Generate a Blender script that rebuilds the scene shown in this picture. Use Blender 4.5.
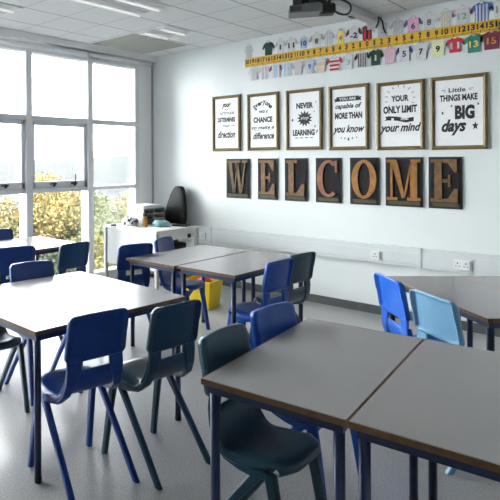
import bpy, bmesh, math, random
from mathutils import Vector, Matrix
R = math.radians
random.seed(7)
for o in list(bpy.data.objects):
    bpy.data.objects.remove(o)
scn = bpy.context.scene
C = scn.collection

# ------------------------------------------------------------ camera
EYE = 1.575
YAW = R(47.29); ROLL = R(-.29)
F = Vector((-math.sin(YAW), math.cos(YAW), 0)); Rt = Vector((math.cos(YAW), math.sin(YAW), 0)); U = Vector((0, 0, 1))
R2 = math.cos(ROLL)*Rt + math.sin(ROLL)*U
U2 = -math.sin(ROLL)*Rt + math.cos(ROLL)*U
cam = bpy.data.cameras.new('camera'); co = bpy.data.objects.new('camera', cam); C.objects.link(co)
M = Matrix((R2, U2, -F)).transposed().to_4x4(); M.translation = Vector((0, 0, EYE))
co.matrix_world = M
cam.sensor_width = 36; cam.lens = 556.4/500*36
cam.shift_x = (250-95.3)/500; cam.shift_y = -(250-162)/500
cam.clip_end = 3000; cam.clip_start = .05
scn.camera = co

# ------------------------------------------------------------ sky, light, exposure
SKY = 22.0
LAMP = .5
w = bpy.data.worlds.new('overcast_sky'); scn.world = w; w.use_nodes = True
nt = w.node_tree; nt.nodes.clear()
out = nt.nodes.new('ShaderNodeOutputWorld'); bg = nt.nodes.new('ShaderNodeBackground')
tc = nt.nodes.new('ShaderNodeTexCoord'); nz = nt.nodes.new('ShaderNodeTexNoise'); rp = nt.nodes.new('ShaderNodeValToRGB')
nz.inputs['Scale'].default_value = 2.2; nz.inputs['Detail'].default_value = 5
rp.color_ramp.elements[0].position = .35; rp.color_ramp.elements[0].color = (.84, .90, .97, 1)
rp.color_ramp.elements[1].position = .65; rp.color_ramp.elements[1].color = (1, .99, .97, 1)
nt.links.new(tc.outputs['Generated'], nz.inputs['Vector']); nt.links.new(nz.outputs['Fac'], rp.inputs['Fac'])
nt.links.new(rp.outputs['Color'], bg.inputs['Color']); bg.inputs['Strength'].default_value = SKY
nt.links.new(bg.outputs[0], out.inputs[0])
scn.view_settings.view_transform = 'Standard'; scn.view_settings.look = 'None'
scn.view_settings.gamma = 1; scn.view_settings.exposure = 0.2
scn.view_settings.use_curve_mapping = False

# ------------------------------------------------------------ materials
def mat(name, col, rough=.5, metal=0, spec=.5, noise=None, bump=None, emit=None, coat=0):
    m = bpy.data.materials.new(name); m.use_nodes = True
    n = m.node_tree.nodes; l = m.node_tree.links; b = n['Principled BSDF']
    b.inputs['Base Color'].default_value = (*col, 1); b.inputs['Roughness'].default_value = rough
    b.inputs['Metallic'].default_value = metal; b.inputs['Specular IOR Level'].default_value = spec
    b.inputs['Coat Weight'].default_value = coat
    if emit:
        b.inputs['Emission Color'].default_value = (*emit[0], 1); b.inputs['Emission Strength'].default_value = emit[1]
    if noise:   # (scale, other colour, low, high)
        t = n.new('ShaderNodeTexCoord'); z = n.new('ShaderNodeTexNoise'); r = n.new('ShaderNodeValToRGB')
        z.inputs['Scale'].default_value = noise[0]; z.inputs['Detail'].default_value = 4
        r.color_ramp.elements[0].position = noise[2]; r.color_ramp.elements[1].position = noise[3]
        r.color_ramp.elements[0].color = (*col, 1); r.color_ramp.elements[1].color = (*noise[1], 1)
        l.new(t.outputs['Object'], z.inputs['Vector']); l.new(z.outputs['Fac'], r.inputs['Fac']); l.new(r.outputs['Color'], b.inputs['Base Color'])
    if bump:
        t = n.new('ShaderNodeTexCoord'); z = n.new('ShaderNodeTexNoise'); bp = n.new('ShaderNodeBump')
        z.inputs['Scale'].default_value = bump[0]; bp.inputs['Strength'].default_value = bump[1]; bp.inputs['Distance'].default_value = .005
        l.new(t.outputs['Object'], z.inputs['Vector']); l.new(z.outputs['Fac'], bp.inputs['Height']); l.new(bp.outputs[0], b.inputs['Normal'])
    return m

m_wall = mat('wall_paint', (.78, .815, .81), .42, noise=(1.3, (.80, .83, .825), .3, .7))
m_white = mat('white_paint', (.93, .935, .935), .45, noise=(3, (.91, .915, .915), .3, .7))
m_frame = mat('window_frame_grey', (.80, .81, .83), .4, noise=(8, (.77, .78, .80), .3, .7))
m_mull = mat('window_mullion_white', (.92, .92, .93), .4, noise=(8, (.90, .90, .91), .3, .7))
m_dark = mat('dark_plastic', (.012, .012, .014), .4, noise=(20, (.02, .02, .02), .3, .7))
m_skirt = mat('skirting_grey', (.085, .095, .098), .5, noise=(10, (.07, .08, .083), .3, .7))
m_trunk = mat('trunking_plastic', (.70, .73, .74), .35, noise=(5, (.67, .70, .71), .3, .7))
m_strip = mat('corner_strip_grey', (.45, .47, .48), .5, noise=(5, (.42, .44, .45), .3, .7))
m_socket = mat('socket_plastic', (.82, .83, .83), .3, noise=(30, (.78, .79, .79), .3, .7))
m_gold = mat('gold_frame', (.22, .15, .06), .5, .1, noise=(60, (.15, .10, .04), .35, .7))
m_paper = mat('white_paper', (.93, .93, .93), .6, noise=(20, (.90, .90, .90), .3, .7))
m_ink = mat('black_ink', (.012, .012, .012), .6, noise=(60, (.03, .03, .03), .4, .8))
m_inkg = mat('grey_ink', (.10, .10, .10), .6, noise=(60, (.16, .16, .16), .4, .8))
m_yel = mat('yellow_card', (.78, .46, .03), .5, noise=(8, (.72, .42, .03), .3, .7))
m_plate = mat('black_block', (.008, .008, .009), .5, noise=(30, (.02, .018, .018), .4, .8))
m_plate2 = mat('charcoal_wood', (.016, .014, .016), .7, spec=.2, noise=(40, (.028, .025, .028), .4, .8))
m_olive = mat('olive_wood', (.08, .07, .032), .6, noise=(40, (.055, .05, .022), .3, .7))
m_navy = mat('navy_steel', (.005, .018, .070), .35, .1, noise=(15, (.004, .015, .058), .3, .7))
m_edge = mat('table_edge_wood', (.13, .065, .028), .5, noise=(35, (.085, .042, .018), .35, .7))
m_top = mat('table_laminate', (.275, .265, .272), .25, spec=.6, noise=(2.5, (.262, .252, .26), .3, .7))
m_desk = mat('desk_laminate', (.66, .68, .67), .4, noise=(4, (.63, .65, .64), .3, .7))
m_deskg = mat('desk_grey_metal', (.42, .43, .43), .4, .2, noise=(10, (.38, .39, .39), .3, .7))
m_leather = mat('black_leather', (.006, .006, .007), .5, spec=.3, noise=(40, (.009, .009, .010), .3, .7), bump=(90, .2))
m_diff = mat('grey_diffuser', (.33, .335, .295), .5, noise=(3, (.30, .305, .27), .3, .7))
m_louv = mat('louvre_aluminium', (.72, .73, .77), .4, .1, noise=(10, (.56, .57, .6), .3, .7))
m_lamp = mat('fluorescent_tube', (.9, .9, .88), .4, emit=((1, .98, .95), LAMP), noise=(6, (.88, .88, .86), .3, .7))
m_projg = mat('projector_grey', (.20, .205, .21), .45, noise=(10, (.17, .175, .18), .3, .7))
m_boom = mat('projector_arm_white', (.50, .51, .51), .4, noise=(10, (.46, .47, .47), .3, .7))
m_binY = mat('yellow_plastic', (.80, .56, .01), .4, noise=(8, (.74, .52, .01), .3, .7))
m_red = mat('red_plastic', (.50, .02, .012), .45, noise=(8, (.42, .018, .01), .3, .7))
m_amber = mat('amber_drink', (.30, .14, .02), .2, noise=(15, (.38, .2, .05), .3, .7))
m_teal = mat('teal_cloth', (.22, .42, .43), .8, noise=(30, (.30, .5, .5), .3, .7))
m_bw = mat('black_white_print', (.02, .02, .025), .6, noise=(22, (.8, .8, .8), .47, .5))
m_grey = mat('grey_plastic', (.48, .49, .50), .45, noise=(12, (.44, .45, .46), .3, .7))
m_bark = mat('bark', (.09, .065, .045), .9, noise=(12, (.05, .04, .03), .3, .7))

def glass_mat():
    m = bpy.data.materials.new('window_glass'); m.use_nodes = True; n = m.node_tree.nodes; l = m.node_tree.links
    n.clear(); o = n.new('ShaderNodeOutputMaterial'); mx = n.new('ShaderNodeMixShader'); t = n.new('ShaderNodeBsdfTransparent')
    g = n.new('ShaderNodeBsdfGlossy'); f = n.new('ShaderNodeFresnel'); f.inputs[0].default_value = 1.35
    t.inputs[0].default_value = (.97, .985, .98, 1); g.inputs['Roughness'].default_value = .02
    l.new(f.outputs[0], mx.inputs[0]); l.new(t.outputs[0], mx.inputs[1]); l.new(g.outputs[0], mx.inputs[2]); l.new(mx.outputs[0], o.inputs[0])
    return m
m_glass = glass_mat()

def floor_mat():
    m = mat('speckled_vinyl', (.33, .33, .335), .30, spec=.6); n = m.node_tree.nodes; l = m.node_tree.links; b = n['Principled BSDF']
    t = n.new('ShaderNodeTexCoord'); z = n.new('ShaderNodeTexNoise'); z.inputs['Scale'].default_value = 130; z.inputs['Detail'].default_value = 3
    r = n.new('ShaderNodeValToRGB'); e = r.color_ramp.elements
    e[0].position = .30; e[0].color = (.20, .20, .205, 1); e[1].position = .72; e[1].color = (.42, .415, .41, 1)
    z2 = n.new('ShaderNodeTexNoise'); z2.inputs['Scale'].default_value = 2.2
    mx = n.new('ShaderNodeMix'); mx.data_type = 'RGBA'; mx.blend_type = 'MULTIPLY'; mx.inputs[0].default_value = .0
    l.new(t.outputs['Object'], z.inputs[0]); l.new(t.outputs['Object'], z2.inputs[0]); l.new(z.outputs['Fac'], r.inputs[0])
    l.new(r.outputs[0], mx.inputs[6]); l.new(z2.outputs['Fac'], mx.inputs[7]); l.new(mx.outputs[2], b.inputs['Base Color'])
    rr = n.new('ShaderNodeMapRange'); rr.inputs['To Min'].default_value = .26; rr.inputs['To Max'].default_value = .32
    l.new(z2.outputs['Fac'], rr.inputs['Value']); l.new(rr.outputs[0], b.inputs['Roughness'])
    return m
m_floor = floor_mat()

GX, GY, X0, Y0 = .488, .507, -4.39, 4.66
def ceiling_mat():
    m = mat('ceiling_tiles', (.6, .6, .6), .85); n = m.node_tree.nodes; l = m.node_tree.links; b = n['Principled BSDF']
    t = n.new('ShaderNodeTexCoord'); s = n.new('ShaderNodeSeparateXYZ'); l.new(t.outputs['Object'], s.inputs[0])
    def line(sock, off, per, wd):
        a = n.new('ShaderNodeMath'); a.operation = 'SUBTRACT'; l.new(sock, a.inputs[0]); a.inputs[1].default_value = off
        p = n.new('ShaderNodeMath'); p.operation = 'PINGPONG'; l.new(a.outputs[0], p.inputs[0]); p.inputs[1].default_value = per/2
        c = n.new('ShaderNodeMath'); c.operation = 'LESS_THAN'; l.new(p.outputs[0], c.inputs[0]); c.inputs[1].default_value = wd
        return c.outputs[0]
    # every tee line, the main tees (along y) are wider
    a = line(s.outputs[0], X0, GX, .0065); c = line(s.outputs[1], Y0, GY, .0035)
    mx = n.new('ShaderNodeMath'); mx.operation = 'MAXIMUM'; l.new(a, mx.inputs[0]); l.new(c, mx.inputs[1])
    z = n.new('ShaderNodeTexNoise'); z.inputs['Scale'].default_value = 60; l.new(t.outputs['Object'], z.inputs[0])
    r = n.new('ShaderNodeValToRGB'); r.color_ramp.elements[0].color = (.74, .755, .755, 1); r.color_ramp.elements[1].color = (.80, .81, .81, 1); l.new(z.outputs['Fac'], r.inputs[0])
    mm = n.new('ShaderNodeMix'); mm.data_type = 'RGBA'; l.new(mx.outputs[0], mm.inputs[0]); l.new(r.outputs[0], mm.inputs[6]); mm.inputs[7].default_value = (.27, .28, .29, 1)
    l.new(mm.outputs[2], b.inputs['Base Color'])
    return m
m_ceil = ceiling_mat()

def rust_mat(name, c1, c2):
    return mat(name, c1, .5, .1, noise=(22, c2, .3, .7))
m_let = [rust_mat('letter_brown', (.09, .055, .022), (.17, .10, .04)), rust_mat('letter_orange', (.27, .11, .022), (.40, .18, .04)),
         rust_mat('letter_tan', (.13, .075, .028), (.24, .12, .045)), rust_mat('letter_red_brown', (.20, .08, .045), (.34, .14, .065))]

# ------------------------------------------------------------ mesh helpers
def bm_box(bm, a, b, rot=None, pivot=None):
    vs = []
    for z in (a[2], b[2]):
        for y in (a[1], b[1]):
            for x in (a[0], b[0]):
                vs.append(bm.verts.new((x, y, z)))
    for f in ((0, 2, 3, 1), (4, 5, 7, 6), (0, 1, 5, 4), (2, 6, 7, 3), (0, 4, 6, 2), (1, 3, 7, 5)):
        bm.faces.new([vs[i] for i in f])
    if rot:
        bmesh.ops.rotate(bm, verts=vs, cent=pivot or (0, 0, 0), matrix=rot)
    return vs
def boxes(*bs):
    bm = bmesh.new()
    for a, b in bs: bm_box(bm, a, b)
    return bm
def obj(name, bm, m, parent=None, smooth=False, bevel=0, loc=None, rotz=0, seg=2):
    me = bpy.data.meshes.new(name)
    if isinstance(bm, bmesh.types.BMesh):
        bmesh.ops.recalc_face_normals(bm, faces=bm.faces)
        bm.to_mesh(me); bm.free()
    else: me = bm
    for mm in (m if isinstance(m, (list, tuple)) else [m]): me.materials.append(mm)
    if smooth:
        for p in me.polygons: p.use_smooth = True
    o = bpy.data.objects.new(name, me); C.objects.link(o); o.parent = parent
    if bevel:
        bv = o.modifiers.new('bevel', 'BEVEL'); bv.width = bevel; bv.segments = seg; bv.limit_method = 'ANGLE'; bv.angle_limit = R(40)
    if loc: o.location = loc
    o.rotation_euler.z = rotz
    return o
def tag(o, label=None, cat=None, group=None, kind=None):
    if label: o['label'] = label
    if cat: o['category'] = cat
    if group: o['group'] = group
    if kind: o['kind'] = kind
    return o
def thing(name, label, cat, loc=(0, 0, 0), rotz=0, group=None):
    o = bpy.data.objects.new(name, None); C.objects.link(o); o.location = loc; o.rotation_euler.z = rotz; o.empty_display_size = .1
    return tag(o, label, cat, group)
def struct(name, bm, m, parent=None, **k):
    o = obj(name, bm, m, parent, **k)
    if parent is None: o['kind'] = 'structure'
    return o
def copy_tree(o, parent=None):
    c = o.copy(); C.objects.link(c); c.parent = parent
    for ch in [x for x in o.children]: copy_tree(ch, c)
    return c
def tube(pts, r, seg=10, cap=True, bm=None):
    bm = bm or bmesh.new(); rings = []
    pts = [Vector(p) for p in pts]
    for i, p in enumerate(pts):
        d = (pts[min(i+1, len(pts)-1)]-pts[max(i-1, 0)]).normalized()
        a = d.cross(Vector((0, 0, 1)));  a = a if a.length > 1e-3 else Vector((1, 0, 0)); a.normalize(); b = d.cross(a)
        rr = r[i] if isinstance(r, (list, tuple)) else r
        rings.append([bm.verts.new(p+rr*(math.cos(t)*a+math.sin(t)*b)) for t in [2*math.pi*k/seg for k in range(seg)]])
    for x, y in zip(rings, rings[1:]):
        for k in range(seg): bm.faces.new((x[k], x[(k+1) % seg], y[(k+1) % seg], y[k]))
    if cap: bm.faces.new(rings[0]); bm.faces.new(rings[-1][::-1])
    return bm
def lathe(prof, seg=20, bm=None, c=(0, 0)):
    bm = bm or bmesh.new(); rings = [[bm.verts.new((c[0]+r*math.cos(2*math.pi*k/seg), c[1]+r*math.sin(2*math.pi*k/seg), z)) for k in range(seg)] for r, z in prof]
    for x, y in zip(rings, rings[1:]):
        for k in range(seg): bm.faces.new((x[k], x[(k+1) % seg], y[(k+1) % seg], y[k]))
    bm.faces.new(rings[0][::-1]); bm.faces.new(rings[-1])
    return bm
def poly_wall(loops, y0, y1, bm=None):
    """outline(s) in (x,z) given as list of polygons, extruded from y0 (front) to y1"""
    bm = bm or bmesh.new()
    for lp in loops:
        a = [bm.verts.new((x, y0, z)) for x, z in lp]; b = [bm.verts.new((x, y1, z)) for x, z in lp]
        n = len(lp)
        bm.faces.new(a); bm.faces.new(b[::-1])
        for i in range(n): bm.faces.new((a[i], b[i], b[(i+1) % n], a[(i+1) % n]))
    return bm
def text_bm(items, y, depth=.0008, bm=None):
    """items: (string, cx, cz, width, height, bold, shear[, angle]) lettering facing -y on plane y"""
    bm = bm or bmesh.new()
    for it in items:
        s, cx, cz, wd, ht, bold, shear = it[:7]; ang = it[7] if len(it) > 7 else 0
        cu = bpy.data.curves.new('t', 'FONT'); cu.body = s; cu.offset = bold; cu.shear = shear; cu.resolution_u = 3; cu.fill_mode = 'FRONT'
        o = bpy.data.objects.new('t', cu); C.objects.link(o)
        dg = bpy.context.evaluated_depsgraph_get(); me = bpy.data.meshes.new_from_object(o.evaluated_get(dg))
        xs = [v.co.x for v in me.vertices]; ys = [v.co.y for v in me.vertices]
        x0, x1, y0, y1 = min(xs), max(xs), min(ys), max(ys)
        sx = wd/max(x1-x0, 1e-6); sy = ht/max(y1-y0, 1e-6)
        ca, sa = math.cos(ang), math.sin(ang)
        vm = []
        for v in me.vertices:
            px = (v.co.x-(x0+x1)/2)*sx; pz = (v.co.y-(y0+y1)/2)*sy
            vm.append(bm.verts.new((cx+px*ca-pz*sa, y-depth, cz+px*sa+pz*ca)))
        for p in me.polygons:
            try: bm.faces.new([vm[i] for i in p.vertices])
            except ValueError: pass
        C.objects.unlink(o); bpy.data.objects.remove(o); bpy.data.curves.remove(cu); bpy.data.meshes.remove(me)
    return bm

# ------------------------------------------------------------ room shell
XW, YF, ZC = -5.29, 6.0, 3.066        # window wall, front wall, ceiling
XR, YB = 2.6, -3.0
struct('floor', boxes(((XW-.1, YB-.1, -.12), (XR+.1, YF+.1, 0))), m_floor)
struct('ceiling', boxes(((XW-.1, YB-.1, ZC), (XR+.1, YF+.1, ZC+.12))), m_ceil)
struct('wall_front', boxes(((XW-.1, YF, 0), (XR+.1, YF+.12, ZC))), m_wall)
struct('wall_right', boxes(((XR, YB, 0), (XR+.1, YF, ZC))), m_wall)
struct('wall_back', boxes(((XW-.1, YB-.1, 0), (XR+.1, YB, ZC))), m_wall)
# window wall: the mullion centres, 0.96 apart
YW = -.02  # unseen wall beyond this is left solid, shaped to darken the foreground
YM = [4.77-.96*k for k in range(0, 5)]          # 4.77, 3.81, 2.85 ...
SILL, HEAD = .10, 2.90
struct('wall_window', boxes(((XW-.14, 5.71, 0), (XW, YF, ZC)), ((XW-.14, YB, HEAD), (XW, 5.71, ZC)), ((XW-.14, YW, 0), (XW, 5.71, SILL)), ((XW-.14, YB, 0), (XW, YW, HEAD))), m_white)
struct('trim_ceiling_window', boxes(((XW, YB, 2.985), (-5.205, YF, ZC-.001))), m_white, bevel=.003)
struct('strip_wall_corner', boxes(((XW+.001, YF-.022, .73), (XW+.02, YF-.001, 2.98))), m_strip)  # slim grey strip down the corner of the walls
struct('baseboard_front', boxes(((XW+.001, YF-.016, 0), (XR-.001, YF-.001, .088))), m_skirt, bevel=.003)
struct('baseboard_right', boxes(((XR-.016, YB, 0), (XR-.001, YF-.02, .088))), m_skirt)
# windows
edges = [5.71]+YM+[YW]
for k in range(len(edges)-1):
    y1, y0 = edges[k], edges[k+1]
    a = y1-(.08 if k == 0 else .05); b = y0+.05
    fx0, fx1 = XW-.10, XW+.03
    bm = boxes(((fx0, b-.05, 2.065), (fx1, a+.05, 2.125)), ((fx0, b-.05, 1.215), (fx1, a+.05, 1.265)),
               ((fx0, b-.05, SILL), (fx1, a+.05, SILL+.05)), ((fx0, b-.05, HEAD-.04), (fx1, a+.05, HEAD)))
    if k == 0: bm_box(bm, (fx0, a, SILL), (fx1-.02, y1, HEAD))
    fr = struct('window_%d' % (k+1), bm, m_frame, bevel=.004)
    gl = boxes(((XW-.075, b-.03, SILL+.02), (XW-.069, a+.03, HEAD-.02)))
    obj('pane', gl, m_glass, fr)
    if k < len(edges)-2:
        obj('mullion', boxes(((XW-.10, y0-.045, SILL), (XW+.045, y0+.045, HEAD))), m_mull, fr, bevel=.006)
    if 1 <= k <= 6:                                 # opening casement between the transoms
        cs = bmesh.new(); w2 = .05; c0, c1 = b-.004, a+.004; z0, z1 = 1.266, 2.064
        bm_box(cs, (XW-.05, c0, z0), (XW+.015, c1, z0+w2+.03)); bm_box(cs, (XW-.05, c0, z1-w2), (XW+.015, c1, z1))
        bm_box(cs, (XW-.05, c0, z0), (XW+.015, c0+w2, z1)); bm_box(cs, (XW-.05, c1-w2, z0), (XW+.015, c1, z1))
        ca = obj('casement', cs, m_frame, fr, bevel=.004)
        for hy, tilt in ((c0+.32, 0), (c1-.22, 1)) if k == 1 else (((c1-.28), 0),):
            hb = bmesh.new()
            bm_box(hb, (XW+.015, hy-.05, 1.305), (XW+.03, hy+.05, 1.325))
            bm_box(hb, (XW+.03, hy-.015, 1.285), (XW+.05, hy+.015, 1.33))
            if tilt: bm_box(hb, (XW+.04, hy-.008, 1.32), (XW+.055, hy+.008, 1.43))
            else: bm_box(hb, (XW+.04, hy-.07, 1.31), (XW+.05, hy+.01, 1.322))
            obj('window_handle', hb, m_dark, ca, bevel=.003)
# roller blind cassettes under the trim
bl = tag(obj('roller_blind', tube([(XW+.055, YB+.02, 2.935), (XW+.055, 4.69, 2.935)], .036, 14), m_frame, smooth=True), 'long rolled up grey blind above the two left window bays', 'blind', 'rolled blinds')
bl = tag(obj('roller_blind', tube([(XW+.055, 4.72, 2.945), (XW+.055, 5.9, 2.945)], .028, 14), m_frame, smooth=True), 'short rolled up grey blind above the window bay nearest the corner', 'blind', 'rolled blinds')
# trunking along the front wall
t = thing('cable_trunking', 'white three compartment cable trunking running along the front wall', 'trunking', (0, YF, .5))
obj('trunking_body', boxes(((-5.2, -.05, .03), (2.5, -.001, .225))), m_trunk, t, bevel=.006)
obj('trunking_lid', boxes(((-5.2, -.056, .065), (-1.835, -.049, .175)), ((-1.825, -.056, .065), (2.5, -.049, .175))), m_trunk, t, bevel=.003)
obj('joint_cover', boxes(((-1.85, -.059, .025), (-1.815, -.045, .23))), m_trunk, t, bevel=.002)
obj('joint_cover', boxes(((-4.28, -.059, .025), (-4.245, -.045, .23))), m_trunk, t, bevel=.002)
def socket(x0, x1, label, single=False):
    s = thing('wall_socket', label, 'socket', ((x0+x1)/2, YF-.056, .61), 0, 'sockets on the trunking')
    w_ = x1-x0; obj('face_plate', boxes(((-w_/2, -.012, -.045), (w_/2, 0, .045))), m_socket, s, bevel=.004)
    obj('side_shadow_strip', boxes(((w_/2, -.009, -.043), (w_/2+.012, 0, .043))), m_grey, s)  # grey strip stands in for the shadow beside the face plate
    n = 1 if single else 2
    for i in range(n):
        cx = 0 if single else (-w_/4+i*w_/2)
        hb = boxes(((cx-.004, -.0135, .008), (cx+.004, -.011, .022)), ((cx-.018, -.0135, -.016), (cx-.008, -.011, -.009)), ((cx+.008, -.0135, -.016), (cx+.018, -.011, -.009)))
        obj('pin_holes', hb, m_dark, s)
        obj('rocker_switch', boxes(((cx+(.015 if i else -.028), -.016, .018), (cx+(.028 if i else -.015), -.011, .036))), m_socket, s, bevel=.001)
socket(-2.28, -2.19, 'small single white socket on the trunking left of the joint', True)
socket(-1.54, -1.41, 'white double socket on the trunking at the right of the picture')
socket(-4.47, -4.34, 'white double socket on the trunking beside the teacher desk')

# ------------------------------------------------------------ ceiling fittings
def luminaire(x0, x1, y0, y1, label):
    t = thing('ceiling_light', label, 'ceiling light', ((x0+x1)/2, (y0+y1)/2, ZC), 0, 'recessed ceiling lights')
    hx, hy = (x1-x0)/2-.01, (y1-y0)/2-.01
    obj('light_frame', boxes(((-hx, -hy, -.012), (hx, -hy+.025, -.001)), ((-hx, hy-.025, -.012), (hx, hy, -.001)), ((-hx, -hy+.025, -.012), (-hx+.025, hy-.025, -.001)), ((hx-.025, -hy+.025, -.012), (hx, hy-.025, -.001))), m_white, t)
    obj('tray', boxes(((-hx+.025, -hy+.025, -.004), (hx-.025, hy-.025, -.001))), m_louv, t)
    for x in (-hx*.55, hx*.55):
        rf = obj('reflector', poly_wall([[(x-.07, -.005), (x+.07, -.005), (x+.045, -.028), (x-.045, -.028)]], -hy+.03, hy-.03), m_white, t)
        obj('tube', tube([(x, -hy+.04, -.036), (x, hy-.04, -.036)], .009, 8), m_lamp, rf, smooth=True)
    return t
gx = lambda k: X0+GX*k
gy = lambda j: Y0+GY*j
luminaire(gx(0), gx(1), gy(0), gy(1), 'square recessed ceiling light nearest the front corner')
luminaire(gx(1), gx(2), gy(-3), gy(-1), 'long recessed ceiling light at the top edge of the picture')
luminaire(gx(-1), gx(0), gy(-5), gy(-3), 'recessed ceiling light at the top left corner of the picture')
for kx in (5, 9, 13):
    for j in (): luminaire(gx(kx), gx(kx+1), gy(j), gy(j+2), 'louvred ceiling light above and behind the viewpoint')
for j in (): luminaire(gx(1), gx(2), gy(j), gy(j+2), 'louvred ceiling light above and behind the viewpoint')
t = thing('ceiling_panel', 'plain greenish grey ceiling panel beside the window corner', 'panel', (0, 0, ZC))
obj('panel_frame', boxes(((-5.17, 4.67, -.010), (-4.395, 5.68, -.001))), m_white, t)
obj('diffuser', boxes(((-5.15, 4.69, -.014), (-4.41, 5.66, -.0095))), m_diff, t)

# ------------------------------------------------------------ projector on its wall arm
t = thing('wall_bracket', 'pale wall mounted steel arm reaching out under the ceiling', 'mount', (-2.25, YF, 3.0))
obj('bracket_arm', boxes(((-.045, -1.72, -.02), (.045, -.02, .05))), m_boom, t, bevel=.006)
obj('wall_plate', boxes(((-.07, -.02, -.07), (.07, -.001, .055))), m_boom, t, bevel=.004)
obj('arm_clamp', boxes(((-.06, -.50, -.026), (-.03, -.42, .02))), m_dark, t, bevel=.003)
obj('mount_bracket', boxes(((-.03, -1.66, -.135), (.05, -1.52, -.02)), ((.10, -1.44, -.17), (.19, -1.34, -.10)), ((-.02, -1.46, -.12), (.14, -1.40, -.02))), m_dark, t, bevel=.008)
t = thing('projector', 'grey short throw projector hanging from the wall arm', 'projector', (-2.283, 4.297, 2.795), R(31))
obj('projector_body', boxes(((0, 0, 0), (.257, .20, .066))), m_projg, t, bevel=.008)
vb = bmesh.new()
for i in range(10): bm_box(vb, (.012+i*.009, -.004, .012), (.016+i*.009, .001, .052))
obj('vent', vb, m_dark, t)
obj('top_cover', boxes(((.06, .03, .066), (.24, .18, .085))), m_projg, t, bevel=.006)
obj('lens_housing', boxes(((.235, .03, -.012), (.36, .16, .07))), m_dark, t, bevel=.02)
def cable(pts, r, label, m=m_dark):
    cu = bpy.data.curves.new('cable', 'CURVE'); cu.dimensions = '3D'; cu.bevel_depth = r; cu.bevel_resolution = 2; s = cu.splines.new('NURBS')
    s.points.add(len(pts)-1); s.order_u = 4; s.use_endpoint_u = True
    for p, q in zip(s.points, pts): p.co = (*q, 1)
    o = bpy.data.objects.new('cable', cu); C.objects.link(o)
    me = bpy.data.meshes.new_from_object(o.evaluated_get(bpy.context.evaluated_depsgraph_get())); bpy.data.objects.remove(o)
    me.materials.append(m); o = bpy.data.objects.new('cable', me); C.objects.link(o); return tag(o, label, 'cable')
cable([(-2.12, 4.62, 2.90), (-2.10, 4.66, 2.95), (-2.05, 4.72, 2.95), (-1.98, 4.80, 2.90), (-1.99, 4.78, 2.82), (-2.04, 4.74, 2.80), (-2.12, 4.72, 2.86), (-2.2, 4.62, 2.97)], .008, 'black cable looping around the projector mount')
cable([(-2.22, 5.95, 2.93), (-2.16, 5.9, 2.99), (-2.18, 5.86, 3.03), (-2.12, 5.88, 2.97), (-2.15, 5.94, 2.9), (-2.13, 5.96, 2.86)], .008, 'short black cable bundled where the arm meets the wall')

# ------------------------------------------------------------ framed posters
PZ = [(-4.25, -3.835), (-3.74, -3.32), (-3.23, -2.80), (-2.73, -2.31), (-2.235, -1.79), (-1.74, -1.28)]
PT = [(1.705, 2.405), (1.705, 2.39), (1.70, 2.385), (1.69, 2.38), (1.68, 2.365), (1.675, 2.365)]
def circ(cx, cz, r, n=20): return [(cx+r*math.cos(2*math.pi*i/n), cz+r*math.sin(2*math.pi*i/n)) for i in range(n)]
def star(cx, cz, r, n=5, q=.42, rot=90): return [(cx+(r if i % 2 == 0 else r*q)*math.cos(R(rot)+math.pi*i/n), cz+(r if i % 2 == 0 else r*q)*math.sin(R(rot)+math.pi*i/n)) for i in range(2*n)]
def starsplit(cx, cz, r, n, q, rot=90):   # star as triangles + core
    s = star(cx, cz, r, n, q, rot); out = [[s[i-1], s[i], s[(i+1) % (2*n)]] for i in range(0, 2*n, 2)]; out.append([s[i] for i in range(1, 2*n, 2)]); return out
def poster(i, label, bold, script, marks=(), white=()):
    x0, x1 = PZ[i]; z0, z1 = PT[i]; W, H = x1-x0, z1-z0; fw = .036
    t = thing('framed_poster', label, 'poster', ((x0+x1)/2, YF-.002, (z0+z1)/2), 0, 'framed quote posters')
    bm = bmesh.new(); w2, h2 = W/2, H/2
    o_ = [(-w2, -h2), (w2, -h2), (w2, h2), (-w2, h2)]; i_ = [(-w2+fw, -h2+fw), (w2-fw, -h2+fw), (w2-fw, h2-fw), (-w2+fw, h2-fw)]
    md = [((a[0]+b[0])/2, (a[1]+b[1])/2) for a, b in zip(o_, i_)]
    rings = [[(x, 0, z) for x, z in o_], [(x, -.018, z) for x, z in o_], [(x, -.026, z) for x, z in md], [(x, -.014, z) for x, z in i_], [(x, 0, z) for x, z in i_]]
    vr = [[bm.verts.new(p) for p in r] for r in rings]
    for a, b in zip(vr, vr[1:]+vr[:1]):
        for k in range(4): bm.faces.new((a[k], a[(k+1) % 4], b[(k+1) % 4], b[k]))
    obj('frame', bm, m_gold, t)
    bm = boxes(((-w2+fw, -.008, -h2+fw), (w2-fw, -.001, h2-fw)))
    S = lambda l: [(s, cx*W, cz*H, wd*W, ht*H, b, sh, *r) for s, cx, cz, wd, ht, b, sh, *r in l]
    n0 = len(bm.faces)
    text_bm([(a[0], *a[1:5], a[5]+.022, *a[6:]) for a in S(bold)+S(script)], -.008, bm=bm)
    if marks: poly_wall([[(x*W, z*H) for x, z in p] for p in marks], -.009, -.0081, bm=bm)
    n1 = len(bm.faces)
    if white: text_bm(S(white), -.0096, bm=bm)
    bm.faces.ensure_lookup_table()
    for q in range(n0, n1): bm.faces[q].material_index = 1
    obj('print', bm, [m_paper, m_ink], t)
def arc_text(s, cx, cz, rad, w, h, span, bold, shear):
    out = []; n = len(s)
    for i, ch in enumerate(s):
        a = span*(.5-i/(n-1)); out.append((ch, cx+rad*math.sin(-a), cz+rad*.6*(math.cos(a)-1), w, h*(1.0 if ch in 'yE' else .62), bold, shear, a*.8))
    return out
rect = lambda x0, z0, x1, z1: [(x0, z0), (x1, z0), (x1, z1), (x0, z1)]
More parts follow.
